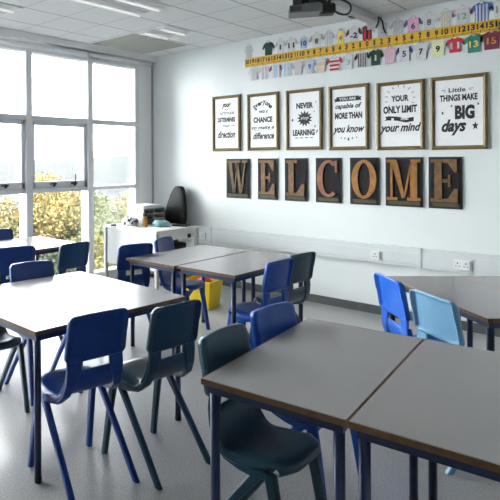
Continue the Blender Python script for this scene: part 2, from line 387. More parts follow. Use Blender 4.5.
poster(0, 'gold framed poster reading your attitude determines your direction',
       [('ATTITUDE', .02, .19-.01, .52, .045, .0, 0), ('DETERMINES', .0, .065, .62, .085, .03, 0)],
       [('your', .0, .31, .32, .095, .02, .35), ('Your', .0, -.045, .24, .05, 0, .3), ('direction', .0, -.20, .62, .13, .01, .35)],
       [[(-.08, .235), (.10, .26), (.12, .268), (-.04, .25)], rect(-.26, -.047, -.17, -.04), rect(.17, -.047, .26, -.04), [(.24, -.055), (.29, -.043), (.24, -.031)]])
poster(1, 'gold framed poster reading Everyone has the chance to make a difference',
       [('CHANCE', .0, .035, .60, .10, .03, 0)],
       arc_text('Everyone', 0, .325, .30, .085, .095, 1.9, .02, .2)+[('gets a', .0, .17, .30, .07, 0, .4), ('to make a', .0, -.10, .70, .06, 0, .35), ('difference', .02, -.245, .66, .12, .01, .35)],
       [rect(-.30, -.15, .28, -.145)])
poster(2, 'gold framed poster reading NEVER stop LEARNING around a black splat',
       [('NEVER', .02, .23, .46, .095, .03, 0), ('LEARNING', -.01, -.215, .60, .10, .03, 0)], [('~ ~ ~ ~', 0, -.30, .5, .02, 0, .3)],
       [[(.02+(x-.02), .015+(z-.015)*.62) for x, z in p] for p in starsplit(.02, .015, .22, 13, .62)]+[circ(-.32, 0, .022, 10), circ(.33, .28, .012, 8), circ(.28, .12, .012, 8), circ(.30, -.12, .018, 8), [(.33, -.24), (.37, -.20), (.38, -.17), (.34, -.19)]],
       [('stop', .02, .015, .22, .06, .0, .35)])
poster(3, 'gold framed poster reading you are capable of MORE THAN you know',
       [('MORE THAN', .0, .03, .68, .10, .03, 0)],
       [('capable of', .0, .17, .66, .10, .01, .35), ('you know', .0, -.19, .80, .15, .01, .4)],
       [rect(-.30, .255, .26, .325), [(-.36, .245), (-.30, .255), (-.30, .30), (-.36, .295), (-.33, .27)], [(.26, .26), (.33, .25), (.30, .28), (.33, .31), (.26, .31)]]+[starsplit(x, z, r, 5, .42)[j] for x, z, r in ((-.18, -.31, .018), (-.09, -.32, .022), (0, -.335, .034), (.10, -.32, .022), (.2, -.31, .018)) for j in range(6)],
       [('YOU ARE', -.02, .29, .42, .04, .02, 0)])
ticks = []
for a in range(0, 360, 24):
    c, s = math.cos(R(a)), math.sin(R(a)); p = lambda r_, d: (.0+(r_)*c*1.0-d*s, .25+r_*s*.62+d*c*.6)
    if abs(s) > .25 or abs(c) > .95: ticks.append([p(.26, -.006), p(.32, -.006), p(.32, .006), p(.26, .006)])
poster(4, 'gold framed poster reading YOUR ONLY LIMIT IS your mind',
       [('YOUR', .0, .25, .36, .09, .02, 0), ('ONLY LIMIT', .0, .09, .70, .11, .025, 0)], [('your mind', .0, -.19, .86, .16, .01, .35)],
       ticks+[[(-.26, .0), (-.05, -.015), (-.05, -.075), (-.26, -.06)], [(-.05, -.015), (.12, -.045), (.12, -.105), (-.05, -.075)], [(.12, -.045), (.28, -.03), (.28, -.09), (.12, -.105)], [(-.32, -.07), (-.26, -.06), (-.26, -.01), (-.31, -.005), (-.29, -.04)]],
       [('I S', 0, -.05, .36, .035, .02, 0)])
poster(5, 'gold framed poster reading Little THINGS MAKE BIG days',
       [('THINGS MAKE', .0, .20, .66, .09, .02, 0), ('BIG', .11, .0, .34, .19, .035, 0)],
       [('Little', -.02, .305, .30, .06, .0, 0), ('days', -.08, -.20, .44, .22, .02, .35)],
       starsplit(.29, -.19, .06, 5, .42)+starsplit(-.28, .0, .028, 5, .42)+starsplit(-.12, .09, .022, 5, .42)+starsplit(.34, .10, .024, 5, .42)+[rect(-.30, .31, -.22, .316), rect(-.27, .29, -.22, .295), rect(.18, .31, .26, .316), rect(.18, .29, .23, .295)])

# ------------------------------------------------------------ WELCOME letterpress plates
def slab(parts): return parts
def ser(x0, x1, z0, z1): return rect(x0, z0, x1, z1)
def quad(a, b, c, d): return [a, b, c, d]
def ringpolys(cx, cz, rx, rz, ix, iz, a0, a1, n=28):
    out = []
    for i in range(n):
        p, q = R(a0+(a1-a0)*i/n), R(a0+(a1-a0)*(i+1)/n)
        out.append([(cx+ix*math.cos(p), cz+iz*math.sin(p)), (cx+rx*math.cos(p), cz+rz*math.sin(p)), (cx+rx*math.cos(q), cz+rz*math.sin(q)), (cx+ix*math.cos(q), cz+iz*math.sin(q))])
    return out
GL = {   # unit box 0..1
 'W': [ser(-.02, .36, .93, 1), ser(.36, .66, .93, 1), ser(.74, 1.02, .93, 1), quad((.06, .95), (.24, .95), (.40, .0), (.30, .0)), quad((.50, .95), (.56, .95), (.40, .0), (.32, .0)), quad((.40, .95), (.56, .95), (.74, .0), (.62, .0)), quad((.86, .95), (.92, .95), (.74, .0), (.66, .0))],
 'E': [ser(0, .92, .92, 1), ser(0, .95, 0, .08), ser(.14, .40, .05, .95), ser(.40, .66, .46, .54), ser(.62, .70, .36, .64), quad((.60, .92), (.92, .92), (.92, .70), (.84, .70)), quad((.60, .08), (.84, .32), (.95, .32), (.95, .08))],
 'L': [ser(0, .58, .92, 1), ser(0, .95, 0, .08), ser(.14, .42, .05, .95), quad((.55, .08), (.86, .34), (.97, .34), (.95, .08))],
 'C': ringpolys(.54, .5, .54, .5, .28, .42, 52, 308)+[quad((.80, .98), (.92, .98), (.92, .66), (.84, .66))],
 'O': ringpolys(.5, .5, .5, .5, .25, .42, 0, 360),
 'M': [ser(-.02, .30, .93, 1), ser(.72, 1.02, .93, 1), ser(-.02, .32, 0, .07), ser(.62, 1.02, 0, .07), ser(.10, .17, .05, .95), ser(.72, .92, .05, .95), quad((.12, .95), (.32, .95), (.56, .06), (.46, .06)), quad((.72, .95), (.78, .95), (.56, .06), (.50, .06))]}
LW = [('W', -4.045, -3.71, 0), ('E', -3.60, -3.34, 2), ('L', -3.25, -2.975, 2), ('C', -2.88, -2.595, 3), ('O', -2.505, -2.21, 1), ('M', -2.15, -1.81, 1), ('E', -1.76, -1.48, 2)]
ll = ['letterpress block plate with the letter W left of all the others', 'narrow letterpress block plate with letter E between W and L', 'letterpress block plate with letter L', 'letterpress block plate with letter C in red brown',
      'letterpress block plate with letter O in orange', 'letterpress block plate with letter M in orange', 'letterpress block plate with letter E at the right end after M']
for (ch, x0, x1, mi), lab in zip(LW, ll):
    W = x1-x0; H = .49; z0 = 1.117
    t = thing('letter_plate', lab, 'letter sign', (x0, YF-.002, z0), 0, 'letter plates spelling WELCOME')
    obj('backing', boxes(((0, -.012, 0), (W, 0, H))), m_plate, t, bevel=.003)
    obj('block', boxes(((.018, -.018, .05), (W-.018, -.011, H-.018))), m_plate2, t, bevel=.004)
    obj('block_foot', poly_wall([[(.03, .055), (.045, .018), (W-.02, .018), (W-.03, .055)]], -.024, -.011), m_olive, t)
    lp = [[(.022+(W-.044)*x, .062+(H-.085)*z) for x, z in p] for p in GL[ch]]
    obj('letter', poly_wall(lp, -.030, -.017), m_let[mi], t)

# ------------------------------------------------------------ number line
N0, DN = -2.325, .0708
t = thing('number_line', 'long yellow number line strip high on the front wall', 'number line', (0, YF-.002, 2.725))
its = []
for n in range(-20, 21):
    s = str(abs(n)); its.append((s, N0+DN*n, .064, .029*len(s) if s not in ('1', '11') else .015*len(s)+.005*(len(s) > 1), .054, .04, 0))
tk = boxes(((-3.77, -.004, 0), (-.85, 0, .108))); text_bm(its, -.004, bm=tk)
bm_box(tk, (-3.76, -.0052, .018), (-.86, -.0041, .021))
for n in range(-20, 21): bm_box(tk, (N0+DN*n-.0022, -.0052, .008), (N0+DN*n+.0022, -.0041, .03))
for f in list(tk.faces)[6:]: f.material_index = 1
obj('strip', tk, [m_yel, m_ink], t)

# ------------------------------------------------------------ paper football shirts
_cm = {}
def pm(col):
    if col not in _cm: _cm[col] = mat('paper_colour', col, .7, noise=(50, tuple(c*.86 for c in col), .4, .7))
    return _cm[col]
WH, PK, NV, GR, RD, YL, BK, BL, CL, LB = (.72, .72, .72), (.80, .45, .60), (.03, .05, .20), (.015, .06, .035), (.60, .03, .05), (.82, .70, .15), (.02, .02, .02), (.08, .16, .50), (.22, .03, .06), (.45, .58, .75)
PY, PP = (.80, .82, .50), (.80, .60, .66)
def shirt(x, zc, label, body, sleeve, txt='', tcol=BK, stripes=None, scol=None, horiz=False, w=.125, h=.165):
    w *= 1.2; h *= 1.14
    t = thing('paper_shirt', label, 'paper shirt', (x, YF-.009 if zc < 2.8 else YF-.003, zc), random.uniform(-.0, .0), 'paper shirts above the number line' if zc > 2.8 else 'paper shirts below the number line')
    bw = w*.31; k = h/.165
    torso = [(-bw, -.078*k), (bw, -.078*k), (bw, .03*k), (bw+.002, .052*k), (.02, .066*k), (.010, .056*k), (-.010, .056*k), (-.02, .066*k), (-bw-.002, .052*k), (-bw, .03*k)]
    obj('shirt_body', poly_wall([torso], -.003, 0), pm(body), t)
    for s in (-1, 1):
        sl = [(s*bw, .01*k), (s*(w/2), -.012*k), (s*(w/2+.008), .010*k), (s*(bw+.012), .050*k), (s*bw, .052*k)]
        obj('sleeve', poly_wall([sl if s > 0 else sl[::-1]], -.0025, 0), pm(sleeve), t)
    obj('hanging_loop', tube([(-.016, -.001, .060*k), (-.008, -.001, .078*k), (.008, -.001, .078*k), (.016, -.001, .060*k)], .0022, 5), pm((.35, .35, .36)), t)
    if stripes:
        sp = []
        for i in range(stripes):
            if horiz:
                z = -.07*k+(.115*k)*i/stripes; sp.append(rect(-bw, z, bw, z+.058*k/stripes))
            else:
                x_ = -bw+2*bw*(i+.25)/stripes; sp.append(rect(x_, -.077*k, x_+bw/stripes, .048*k))
        obj('stripes', poly_wall(sp, -.0038, -.0029), pm(scol), t)
    if txt: obj('shirt_number', text_bm([(txt, 0, -.012, min(.036*len(txt), bw*1.7) if txt != '1' else .018, .06, .03, 0)], -.0042), pm(tcol), t)
SK = (.55, .55, .56)
shirt(-3.72, 2.915, 'small pale grey paper shirt above the left end of the number line', SK, WH, '', w=.09)
shirt(-3.455, 2.915, 'dark green paper shirt above the number line', GR, GR, '', w=.12)
shirt(-3.30, 2.915, 'white paper shirt with black 1 right of the dark green one', WH, SK, '1', w=.10)
shirt(-3.165, 2.915, 'white paper shirt with number 11 and grey sleeves above the line', WH, SK, '11', w=.12)
shirt(-3.015, 2.915, 'white and blue paper shirt with number 10 above the line', LB, WH, '10', NV, w=.10, h=.13)
shirt(-2.865, 2.915, 'white paper shirt with black number 8 and spotted sleeves above the line', WH, (.4, .4, .4), '8', w=.13)
shirt(-2.73, 2.91, 'grey scribbled paper shirt above number 6 on the left half', SK, SK, '', stripes=3, scol=WH, w=.10)
shirt(-2.60, 2.905, 'yellow paper shirt with red stripe above the line', YL, WH, '4', (.5, .1, .05), w=.08)
shirt(-2.46, 2.91, 'white paper shirt with -2 and dark red sleeves', WH, CL, '-2', w=.13)
shirt(-2.325, 2.905, 'black white and red striped paper shirt above zero', BK, SK, '', stripes=2, scol=RD, w=.12)
shirt(-2.175, 2.91, 'pale grey sketched paper shirt above number 2', SK, WH, '2', (.35, .35, .36), w=.12)
shirt(-2.03, 2.905, 'light grey paper shirt above number 4 on the right half', SK, SK, '', stripes=3, scol=(.62, .62, .64), w=.11)
shirt(-1.89, 2.905, 'pink paper shirt with blue sleeves and number 6', PK, (.10, .12, .45), '6', NV, w=.13)
shirt(-1.75, 2.915, 'white paper shirt with grey number 8 on the right half', WH, WH, '8', (.15, .15, .17), w=.12)
shirt(-1.61, 2.92, 'cream paper shirt with fine yellow stripes', WH, WH, '', stripes=4, scol=(.66, .62, .40), w=.11)
shirt(-1.475, 2.92, 'white paper shirt with pink sleeve and number 12', WH, PK, '12', (.25, .5, .4), w=.13)
shirt(-1.325, 2.925, 'blue and white striped paper shirt above the line', BL, BL, '', stripes=4, scol=WH, w=.14, h=.18)
shirt(-1.18, 2.925, 'white paper shirt with pale blue sleeves cut by the right edge', WH, LB, '16', (.3, .3, .3), w=.14)
zb = 2.642
shirt(-3.65, zb, 'white paper shirt with red collar below number 20', WH, WH, '', stripes=1, scol=(.5, .5, .55), w=.12)
shirt(-3.505, zb, 'white spotted paper shirt with red collar below number 17', WH, SK, '', stripes=2, scol=(.55, .5, .5), w=.11)
shirt(-3.36, zb, 'white paper shirt with navy and red sleeves below the line', WH, (.25, .04, .12), '', stripes=1, scol=LB, w=.13)
shirt(-3.22, zb, 'pale blue and white paper shirt below the line', WH, LB, '', stripes=2, scol=LB, w=.12)
shirt(-3.08, zb, 'pale pink paper shirt below number 11', (.66, .58, .66), WH, '', w=.11)
shirt(-2.945, zb, 'white paper shirt with blue letters below number 9', (.60, .64, .70), SK, '9', BL, w=.11)
shirt(-2.815, zb, 'pastel blue and orange paper shirt below number 7', WH, LB, '', stripes=2, scol=(.8, .55, .35), horiz=True, w=.12)
shirt(-2.665, zb-.008, 'red and white hooped paper shirt below number 5', WH, RD, '', stripes=3, scol=RD, horiz=True, w=.14)
shirt(-2.515, zb-.008, 'white paper shirt with pale number 3', WH, SK, '3', (.35, .38, .5), w=.10)
shirt(-2.375, zb, 'black and white striped paper shirt below number 1', WH, BK, '', stripes=5, scol=BK, w=.12)
shirt(-2.24, zb, 'dark green paper shirt with big white number 1', GR, GR, '1', WH, w=.12)
shirt(-2.105, zb, 'pink striped paper shirt below number 3', PK, PP, '', stripes=4, scol=PP, w=.12)
shirt(-1.97, zb, 'white paper shirt with navy number 5 and navy sleeves', WH, NV, '5', NV, w=.12)
shirt(-1.82, zb, 'white paper shirt with outlined number 7', WH, WH, '7', w=.12)
shirt(-1.675, zb+.004, 'pale yellow paper shirt with black number 9', PY, SK, '9', w=.13)
shirt(-1.535, zb+.014, 'red white and yellow striped paper shirt with number 11', RD, RD, '11', WH, w=.12, h=.14)
shirt(-1.385, zb+.004, 'green yellow and blue paper shirt with number 13', (.03, .22, .18), (.10, .30, .10), '13', YL, w=.13)
shirt(-1.25, zb+.012, 'claret paper shirt with orange number 15', CL, CL, '15', (.6, .25, .08), w=.15)

# ------------------------------------------------------------ classroom tables
LG = .018
def table_parts(W, L, H=.755):
    t = bpy.data.objects.new('classroom_table', None); C.objects.link(t); t.empty_display_size = .1
    th = .022
    obj('tabletop', boxes(((.004, .004, H-th), (W-.004, L-.004, H))), m_top, t, bevel=.002)
    e = .004
    obj('edge_band', boxes(((0, 0, H-th-.001), (W, e, H-.0015)), ((0, L-e, H-th-.001), (W, L, H-.0015)), ((0, e, H-th-.001), (e, L-e, H-.0015)), ((W-e, e, H-th-.001), (W, L-e, H-.0015))), m_edge, t)
    i = .02; r0, r1 = H-th-.034, H-th-.002
    obj('underframe', boxes(((i, i, r0), (W-i, i+.025, r1)), ((i, L-i-.025, r0), (W-i, L-i, r1)), ((i, i+.025, r0), (i+.025, L-i-.025, r1)), ((W-i-.025, i+.025, r0), (W-i, L-i-.025, r1))), m_navy, t)
    for x in (i+LG, W-i-LG):
        for y in (i+LG, L-i-LG):
            lg = obj('leg', tube([(x, y, .012), (x, y, H-th-.003)], LG, 16), m_navy, t, smooth=True)
            obj('leg_cap', lathe([(LG+.001, 0), (LG+.001, .03)], 16, c=(x, y)), m_dark, lg)
    return t
base_t = {}
def table(W, L, x, y, rz, label, group):
    k = (W, L)
    if k not in base_t: o = base_t[k] = table_parts(W, L)
    else: o = copy_tree(base_t[k])
    o.location = (x, y, 0); o.rotation_euler.z = rz
    return tag(o, label, 'table', group)
TL = 1.08; TW = .53
G = 'pale grey topped classroom tables with navy legs'
table(TW, TL, -1.28, 1.72, R(5.6), 'grey topped table in the foreground with the teal chair tucked under its left side', G)
table(TW, TL, -.7515, 1.7722, R(5.6), 'grey topped table cut off by the lower right edge of the picture', G)
table(TW, TL, -3.325, 3.42, R(0), 'table beside the teacher desk, left one of the middle pair', G)
table(TW, TL, -2.785, 3.44, R(0), 'right one of the middle pair of tables, blue chairs at its right side', G)
table(1.04, 1.10, -3.215, 1.662, R(-3), 'big square bright table at the left, two chairs at its right side', G)
table(.76, TL, -4.98, 2.64, 0, 'bright table close to the window at the left edge', G)
# pair set at 45 degrees at the right
c45 = Vector((math.cos(R(46)), math.sin(R(46))))
p0 = Vector((-.74, 3.44))
def t45(k, label):
    q = p0+c45*(TW+.006)*k
    table(TW, TL, q.x, q.y, R(46), label, G)
t45(0, 'table set at an angle with two blue chairs at its near side')
t45(1, 'angled table at the right edge behind the seam')

# ------------------------------------------------------------ moulded chairs
def sweep(path, wx, wy, bm):
    """rectangular section swept along path in (x,y,z); wx across, wy thickness normal to path in the yz plane"""
    rings = []; P = [Vector(p) for p in path]
    for i, p in enumerate(P):
        d = (P[min(i+1, len(P)-1)]-P[max(i-1, 0)]).normalized(); nrm = Vector((1, 0, 0)).cross(d).normalized()
        a = wx[i]/2; b = wy[i]/2; c = .7
        rings.append([bm.verts.new(p+Vector((sx*a, 0, 0))+nrm*sy*b) for sx, sy in ((-1, -c), (-c, -1), (c, -1), (1, -c), (1, c), (c, 1), (-c, 1), (-1, c))])
    for x, y in zip(rings, rings[1:]):
        for k in range(8): bm.faces.new((x[k], x[(k+1) % 8], y[(k+1) % 8], y[k]))
    bm.faces.new(rings[0]); bm.faces.new(rings[-1][::-1])
def seat_bm():
    bm = bmesh.new()
    prof = [(.212, .430, .29), (.222, .443, .30), (.214, .455, .312), (.185, .461, .332), (.14, .455, .356), (.07, .447, .368), (.01, .441, .364), (-.04, .445, .356), (-.075, .462, .345), (-.100, .495, .330), (-.112, .535, .322), (-.118, .575, .318)]
    nu = 12; g = []
    for j, (y, z, wd) in enumerate(prof):
        row = []
        for i in range(nu+1):
            u = 2*i/nu-1
            e = max(0, abs(u)-.72)/.28
            dz = -(.008, .008, .010, .016, .024, .026, .026, .026, .02)[j]*e*e if j < 9 else 0
            dy = (.022*e*e if j >= 8 else 0)
            if 3 <= j <= 7: dz -= .006*(1-u*u)
            zc = z+dz
            if j < 3: zc = z+dz+ (-.004*abs(u))
            row.append(bm.verts.new((u*wd/2, y+dy-((.045, .045, .045, .035, .015)[j]*u**4 if j < 5 else 0), zc)))
        g.append(row)
    for a, b in zip(g, g[1:]):
        for i in range(nu): bm.faces.new((a[i], a[i+1], b[i+1], b[i]))
    bmesh.ops.recalc_face_normals(bm, faces=bm.faces)
    r = bmesh.ops.solidify(bm, geom=bm.faces[:], thickness=.011)
    return bm
def upright_bm(s):
    bm = bmesh.new()
    path = [(s*.120, -.108, .665), (s*.121, -.112, .64), (s*.124, -.116, .58), (s*.134, -.108, .52), (s*.150, -.082, .462), (s*.160, -.035, .425), (s*.166, .03, .412), (s*.168, .09, .408), (s*.166, .14, .416)]
    sweep(path, [.082, .082, .080, .064, .046, .036, .034, .034, .032], [.014, .016, .018, .022, .028, .034, .036, .038, .03], bm)
    return bm
def leg_bm(s, front):
    bm = bmesh.new()
    if front: P = [(s*.168, .150, .425, .05), (s*.171, .175, .30, .043), (s*.177, .202, .13, .037), (s*.182, .222, .0, .033)]
    else: P = [(s*.168, .115, .425, .055), (s*.171, .035, .32, .044), (s*.177, -.085, .16, .039), (s*.182, -.200, .0, .036)]
    rings = []
    for x, y, z, wd in P:
        a, b, c = .0155, wd/2, .6
        rings.append([bm.verts.new((x+sx*a, y+sy*b, z)) for sx, sy in ((-1, -c), (-c, -1), (c, -1), (1, -c), (1, c), (c, 1), (-c, 1), (-1, c))])
    for x, y in zip(rings, rings[1:]):
        for k in range(8): bm.faces.new((x[k], x[(k+1) % 8], y[(k+1) % 8], y[k]))
    bm.faces.new(rings[0]); bm.faces.new(rings[-1][::-1])
    return bm
def back_bm():
    bm = bmesh.new()
    W, H, zc = .342, .230, .736
    def outline(k, off=0):      # k: 0..n-1 -> (x,z) rounded rectangle, rounder at the top
        pts = []
        a, b = W/2-off, H/2-off
        for (sx, sz, r) in ((1, 1, .030), (-1, 1, .030), (-1, -1, .030), (1, -1, .030)):
            r = max(r-off, .006); base = {(1, 1): 0, (-1, 1): 90, (-1, -1): 180, (1, -1): 270}[(sx, sz)]
            for i in range(6):
                t = R(base+90*i/5); pts.append((sx*(a-r)+r*math.cos(t), sz*(b-r)+r*math.sin(t)))
            # edge mid points
            nx = {(1, 1): (-1, 1), (-1, 1): (-1, -1), (-1, -1): (1, -1), (1, -1): (1, 1)}[(sx, sz)]
            e0 = pts[-1]; r2 = max(.030-off, .006)
            if nx[1] == sz: e1 = (nx[0]*(a-r2), nx[1]*b)
            else: e1 = (nx[0]*a, nx[1]*(b-r2))
            for q in (1/6, 2/6, 3/6, 4/6, 5/6): pts.append((e0[0]+(e1[0]-e0[0])*q, e0[1]+(e1[1]-e0[1])*q))
        return pts
    def P(x, z, back):
        u = 2*x/W
        zz = z+.007*(1-u*u)*max(0, z/(H/2))          # top edge slightly arched
        y = -.094-.17*(z+H/2)-.022*(1-u*u)           # concave towards the sitter, reclined
        return (x*(1-.03*(z/H)), y-back, zc+zz)
    o0 = outline(0); n = len(o0)
    rings = []
    for s in (.15, .4, .65, .85, .96): rings.append([P(x*s, z*s, 0) for x, z in o0])
    rings.append([P(x, z, .005) for x, z in o0])
    dep = lambda x, z: (.013 if z > 0 else .009)+.024*min(1, abs(2*x/W))**3
    rings.append([P(x, z, dep(x, z)) for x, z in o0])
    o1 = outline(0, .009); rings.append([P(x, z, dep(x, z)+.002) for x, z in o1])
    o2 = outline(0, .014); rings.append([P(x, z, .014) for x, z in o2])
    for s in (.85, .6, .3): rings.append([P(x*s, z*s, .011) for x, z in o1])
    vr = [[bm.verts.new(p) for p in r] for r in rings]
    for a, b in zip(vr, vr[1:]):
        for k in range(n): bm.faces.new((a[k], a[(k+1) % n], b[(k+1) % n], b[k]))
    bm.faces.new(vr[0]); bm.faces.new(vr[-1][::-1])
    return bm
base_c = {}
CH = {'blue': (.005, .042, .215), 'royal': (.004, .060, .32), 'teal': (.010, .047, .078), 'slate': (.12, .28, .44), 'bright': (.008, .11, .55), 'navy': (.022, .065, .12), 'grey': (.03, .06, .09)}
def chair_parts(key):
    col = CH[key]; m = mat('moulded_plastic_'+key, col, .32, spec=.42, noise=(6, tuple(c*.9 for c in col), .3, .7), bump=(220, .06))
    t = bpy.data.objects.new('moulded_chair', None); C.objects.link(t); t.empty_display_size = .1
    obj('seat', seat_bm(), m, t, smooth=True)
    b = obj('backrest', back_bm(), m, t, smooth=True)
    for s in (-1, 1): obj('side_rail', upright_bm(s), m, t, smooth=False, bevel=.002)
    for s in (-1, 1):
        for f in (True, False): obj('leg', leg_bm(s, f), m, t, smooth=False, bevel=.003)
    return t
def chair(key, x, y, h, label, group='moulded plastic classroom chairs', s=1.0):
    if key not in base_c: o = base_c[key] = chair_parts(key)
    else: o = copy_tree(base_c[key])
    o.location = (x, y, 0); o.rotation_euler.z = R(h-90); o.scale = (s, s, s)
    return tag(o, label, 'chair', group)
chair('blue', -2.108, 1.852, 171.4, 'blue plastic chair in the left foreground, its back to us at the bright table')
chair('teal', -1.951, 2.238, 174.8, 'dark teal plastic chair right of the foreground blue one at the bright table')
chair('grey', -3.12, 1.91, -7.9, 'grey plastic chair cut off by the left edge of the picture')
chair('blue', -3.12, 2.36, -10, 'blue plastic chair on the window side of the big square bright table')
chair('blue', -4.112, 2.783, 162, 'blue plastic chair with its back to us at the table by the window')
chair('navy', -3.939, 3.24, 181, 'dark navy plastic chair at the right end of the table by the window')
chair('blue', -4.96, 3.3, 0, 'blue plastic chair behind the table by the window at the left edge')
chair('blue', -3.50, 3.62, 164, 'blue plastic chair between the teacher desk and the middle tables, facing the window')
chair('blue', -3.29, 4.08, 13.6, 'blue plastic chair tucked under the middle tables near the yellow bin')
chair('royal', -2.223, 3.75, 178, 'royal blue plastic chair at the right side of the middle tables')
chair('teal', -2.25, 4.15, 176, 'dark teal plastic chair behind the royal blue one by the front wall')
chair('teal', -1.229, 2.019, 2.3, 'dark teal plastic chair tucked under the foreground table')
chair('royal', -1.285, 2.51, -3.8, 'royal blue plastic chair at the far left side of the foreground table')
chair('bright', -1.195, 3.772, 44.4, 'bright blue plastic chair left of the pale blue one at the angled table')
chair('slate', -0.878, 3.466, 52.8, 'pale slate blue plastic chair at the angled table, right of the bright blue one')

# ------------------------------------------------------------ teacher corner
DX0, DX1, DY0, DY1, DH = -5.22, -4.31, 4.95, 5.78, .755
t = thing('teacher_desk', 'white rectangular teacher desk in the window corner', 'desk', (0, 0, 0))
obj('desktop', boxes(((DX0, DY0, DH-.026), (DX1, DY1, DH))), m_desk, t, bevel=.003)
obj('front_panel', boxes(((DX0+.04, DY0+.02, .28), (DX1-.04, DY0+.038, DH-.026))), m_desk, t)
for x in (DX0+.005, DX1-.045):
    obj('leg', boxes(((x, DY0+.004, .0), (x+.04, DY0+.05, DH-.027)), ), m_deskg, t, bevel=.004)
    obj('leg', boxes(((x, DY1-.06, .0), (x+.04, DY1-.01, DH-.027)), ), m_deskg, t, bevel=.004)
    obj('side_apron', boxes(((x+.005, DY0+.05, DH-.13), (x+.035, DY1-.06, DH-.027))), m_desk, t)
obj('cable_port', boxes(((DX1-.006, DY1-.24, DH-.13), (DX1+.002, DY1-.18, DH-.08))), m_dark, t, bevel=.002)
# paper tray unit, pigeon holes face the room (+x)
t = thing('letter_tray_unit', 'grey pigeon hole paper organiser on the teacher desk', 'organiser', (-4.99, 5.31, DH))
uw, ud, uh = .30, .42, .215
obj('casing', boxes(((-uw/2, 0, 0), (uw/2, .008, uh)), ((-uw/2, ud-.008, 0), (uw/2, ud, uh)), ((-uw/2, .008, uh-.008), (uw/2, ud-.008, uh)), ((-uw/2, .008, 0), (uw/2, ud-.008, .008)), ((-uw/2, .008, .008), (-uw/2+.008, ud-.008, uh-.008)), ((-uw/2+.008, ud/2-.004, .008), (uw/2, ud/2+.004, uh-.008))), m_grey, t)
for z in (.072, .14): obj('shelf', boxes(((-uw/2+.008, .008, z), (uw/2, ud/2-.004, z+.006)), ((-uw/2+.008, ud/2+.004, z), (uw/2, ud-.008, z+.006))), m_grey, t)
for z in (.008, .078, .146): obj('slot_shade_sheets', boxes(((-uw/2+.01, .02, z+.0005), (uw/2-.02, ud/2-.02, z+.016)), ((-uw/2+.01, ud/2+.02, z+.0005), (uw/2-.03, ud-.02, z+.012))), m_dark, t)  # dark sheets stand in for the shade inside the pigeon holes
obj('side_label', boxes(((-uw/2+.01, -.002, .01), (uw/2-.01, 0, uh-.01))), m_paper, t)
pb = bmesh.new()
for i in range(9):
    a = random.uniform(-.12, .12); m3 = Matrix.Rotation(a, 3, 'Z')
    bm_box(pb, (-.15+random.uniform(-.02, .02), .02, .004*i), (.14, .40+random.uniform(-.03, .01), .004*i+.0036), rot=m3, pivot=(0, .2, 0))
tag(obj('paper_stack', pb, m_paper, loc=(-4.99, 5.30, DH+uh+.0005)), 'loose pile of white papers on top of the desk organiser', 'papers')
def blob(name, m, loc, dims, seed, label, cat, n=3, amp=.25):
    bm = bmesh.new(); bmesh.ops.create_icosphere(bm, subdivisions=n, radius=1); rd = random.Random(seed)
    ph = [rd.uniform(0, 6.3) for _ in range(6)]
    for v in bm.verts:
        c = v.co; k = 1+amp*(math.sin(3*c.x+ph[0])*math.sin(4*c.y+ph[1])+.5*math.sin(7*c.z+ph[2])*math.sin(6*c.x+ph[3]))
        v.co = Vector((c.x*dims[0]*k, c.y*dims[1]*k, max(c.z*k, -.6)*dims[2]))
    lo = min(v.co.z for v in bm.verts)
    for v in bm.verts: v.co.z -= lo
    return tag(obj(name, bm, m, smooth=True, loc=loc), label, cat)
blob('pencil_case', m_bw, (-4.97, 5.19, DH), (.13, .085, .075), 3, 'black and white patterned soft pouch on the teacher desk', 'pouch', amp=.1)
t = thing('drink_bottle', 'amber bottle with dark cap standing on the teacher desk', 'bottle', (-4.73, 5.21, DH))
obj('bottle_body', lathe([(.031, 0), (.034, .01), (.034, .10), (.028, .125), (.024, .135)], 18), m_amber, t, smooth=True)
obj('bottle_cap', lathe([(.027, .135), (.028, .165), (.024, .17)], 18), m_dark, t, smooth=True)
blob('cloth', m_teal, (-4.60, 5.36, DH), (.10, .10, .05), 9, 'crumpled pale teal cloth on the teacher desk', 'cloth', amp=.3)
tag(obj('paper_sheet', boxes(((-.14, -.1, 0), (.14, .1, .004))), m_paper, loc=(-4.49, 5.18, DH+.0005), rotz=.4), 'white sheet of paper on the desk in front of the teal cloth', 'paper')
tag(obj('paper_sheet', boxes(((-.12, -.06, 0), (.12, .06, .006))), m_paper, loc=(-4.86, 5.04, DH+.0005), rotz=-.1), 'white sheets near the front edge of the teacher desk left of the bottle', 'paper')
tag(obj('notebook', boxes(((-.1, -.07, 0), (.1, .07, .018))), m_dark, loc=(-4.46, 5.60, DH+.0005), rotz=.3, bevel=.003), 'dark notebook lying behind the teal cloth on the desk', 'book')
t = thing('computer_mouse', 'small dark mouse at the left end of the teacher desk', 'mouse', (-5.08, 5.0, DH), .4)
mb = lathe([(.03, 0), (.034, .008), (.028, .02), (.012, .027)], 16); bmesh.ops.scale(mb, vec=(1.5, .9, 1), verts=mb.verts); obj('mouse_body', mb, m_dark, t, smooth=True)
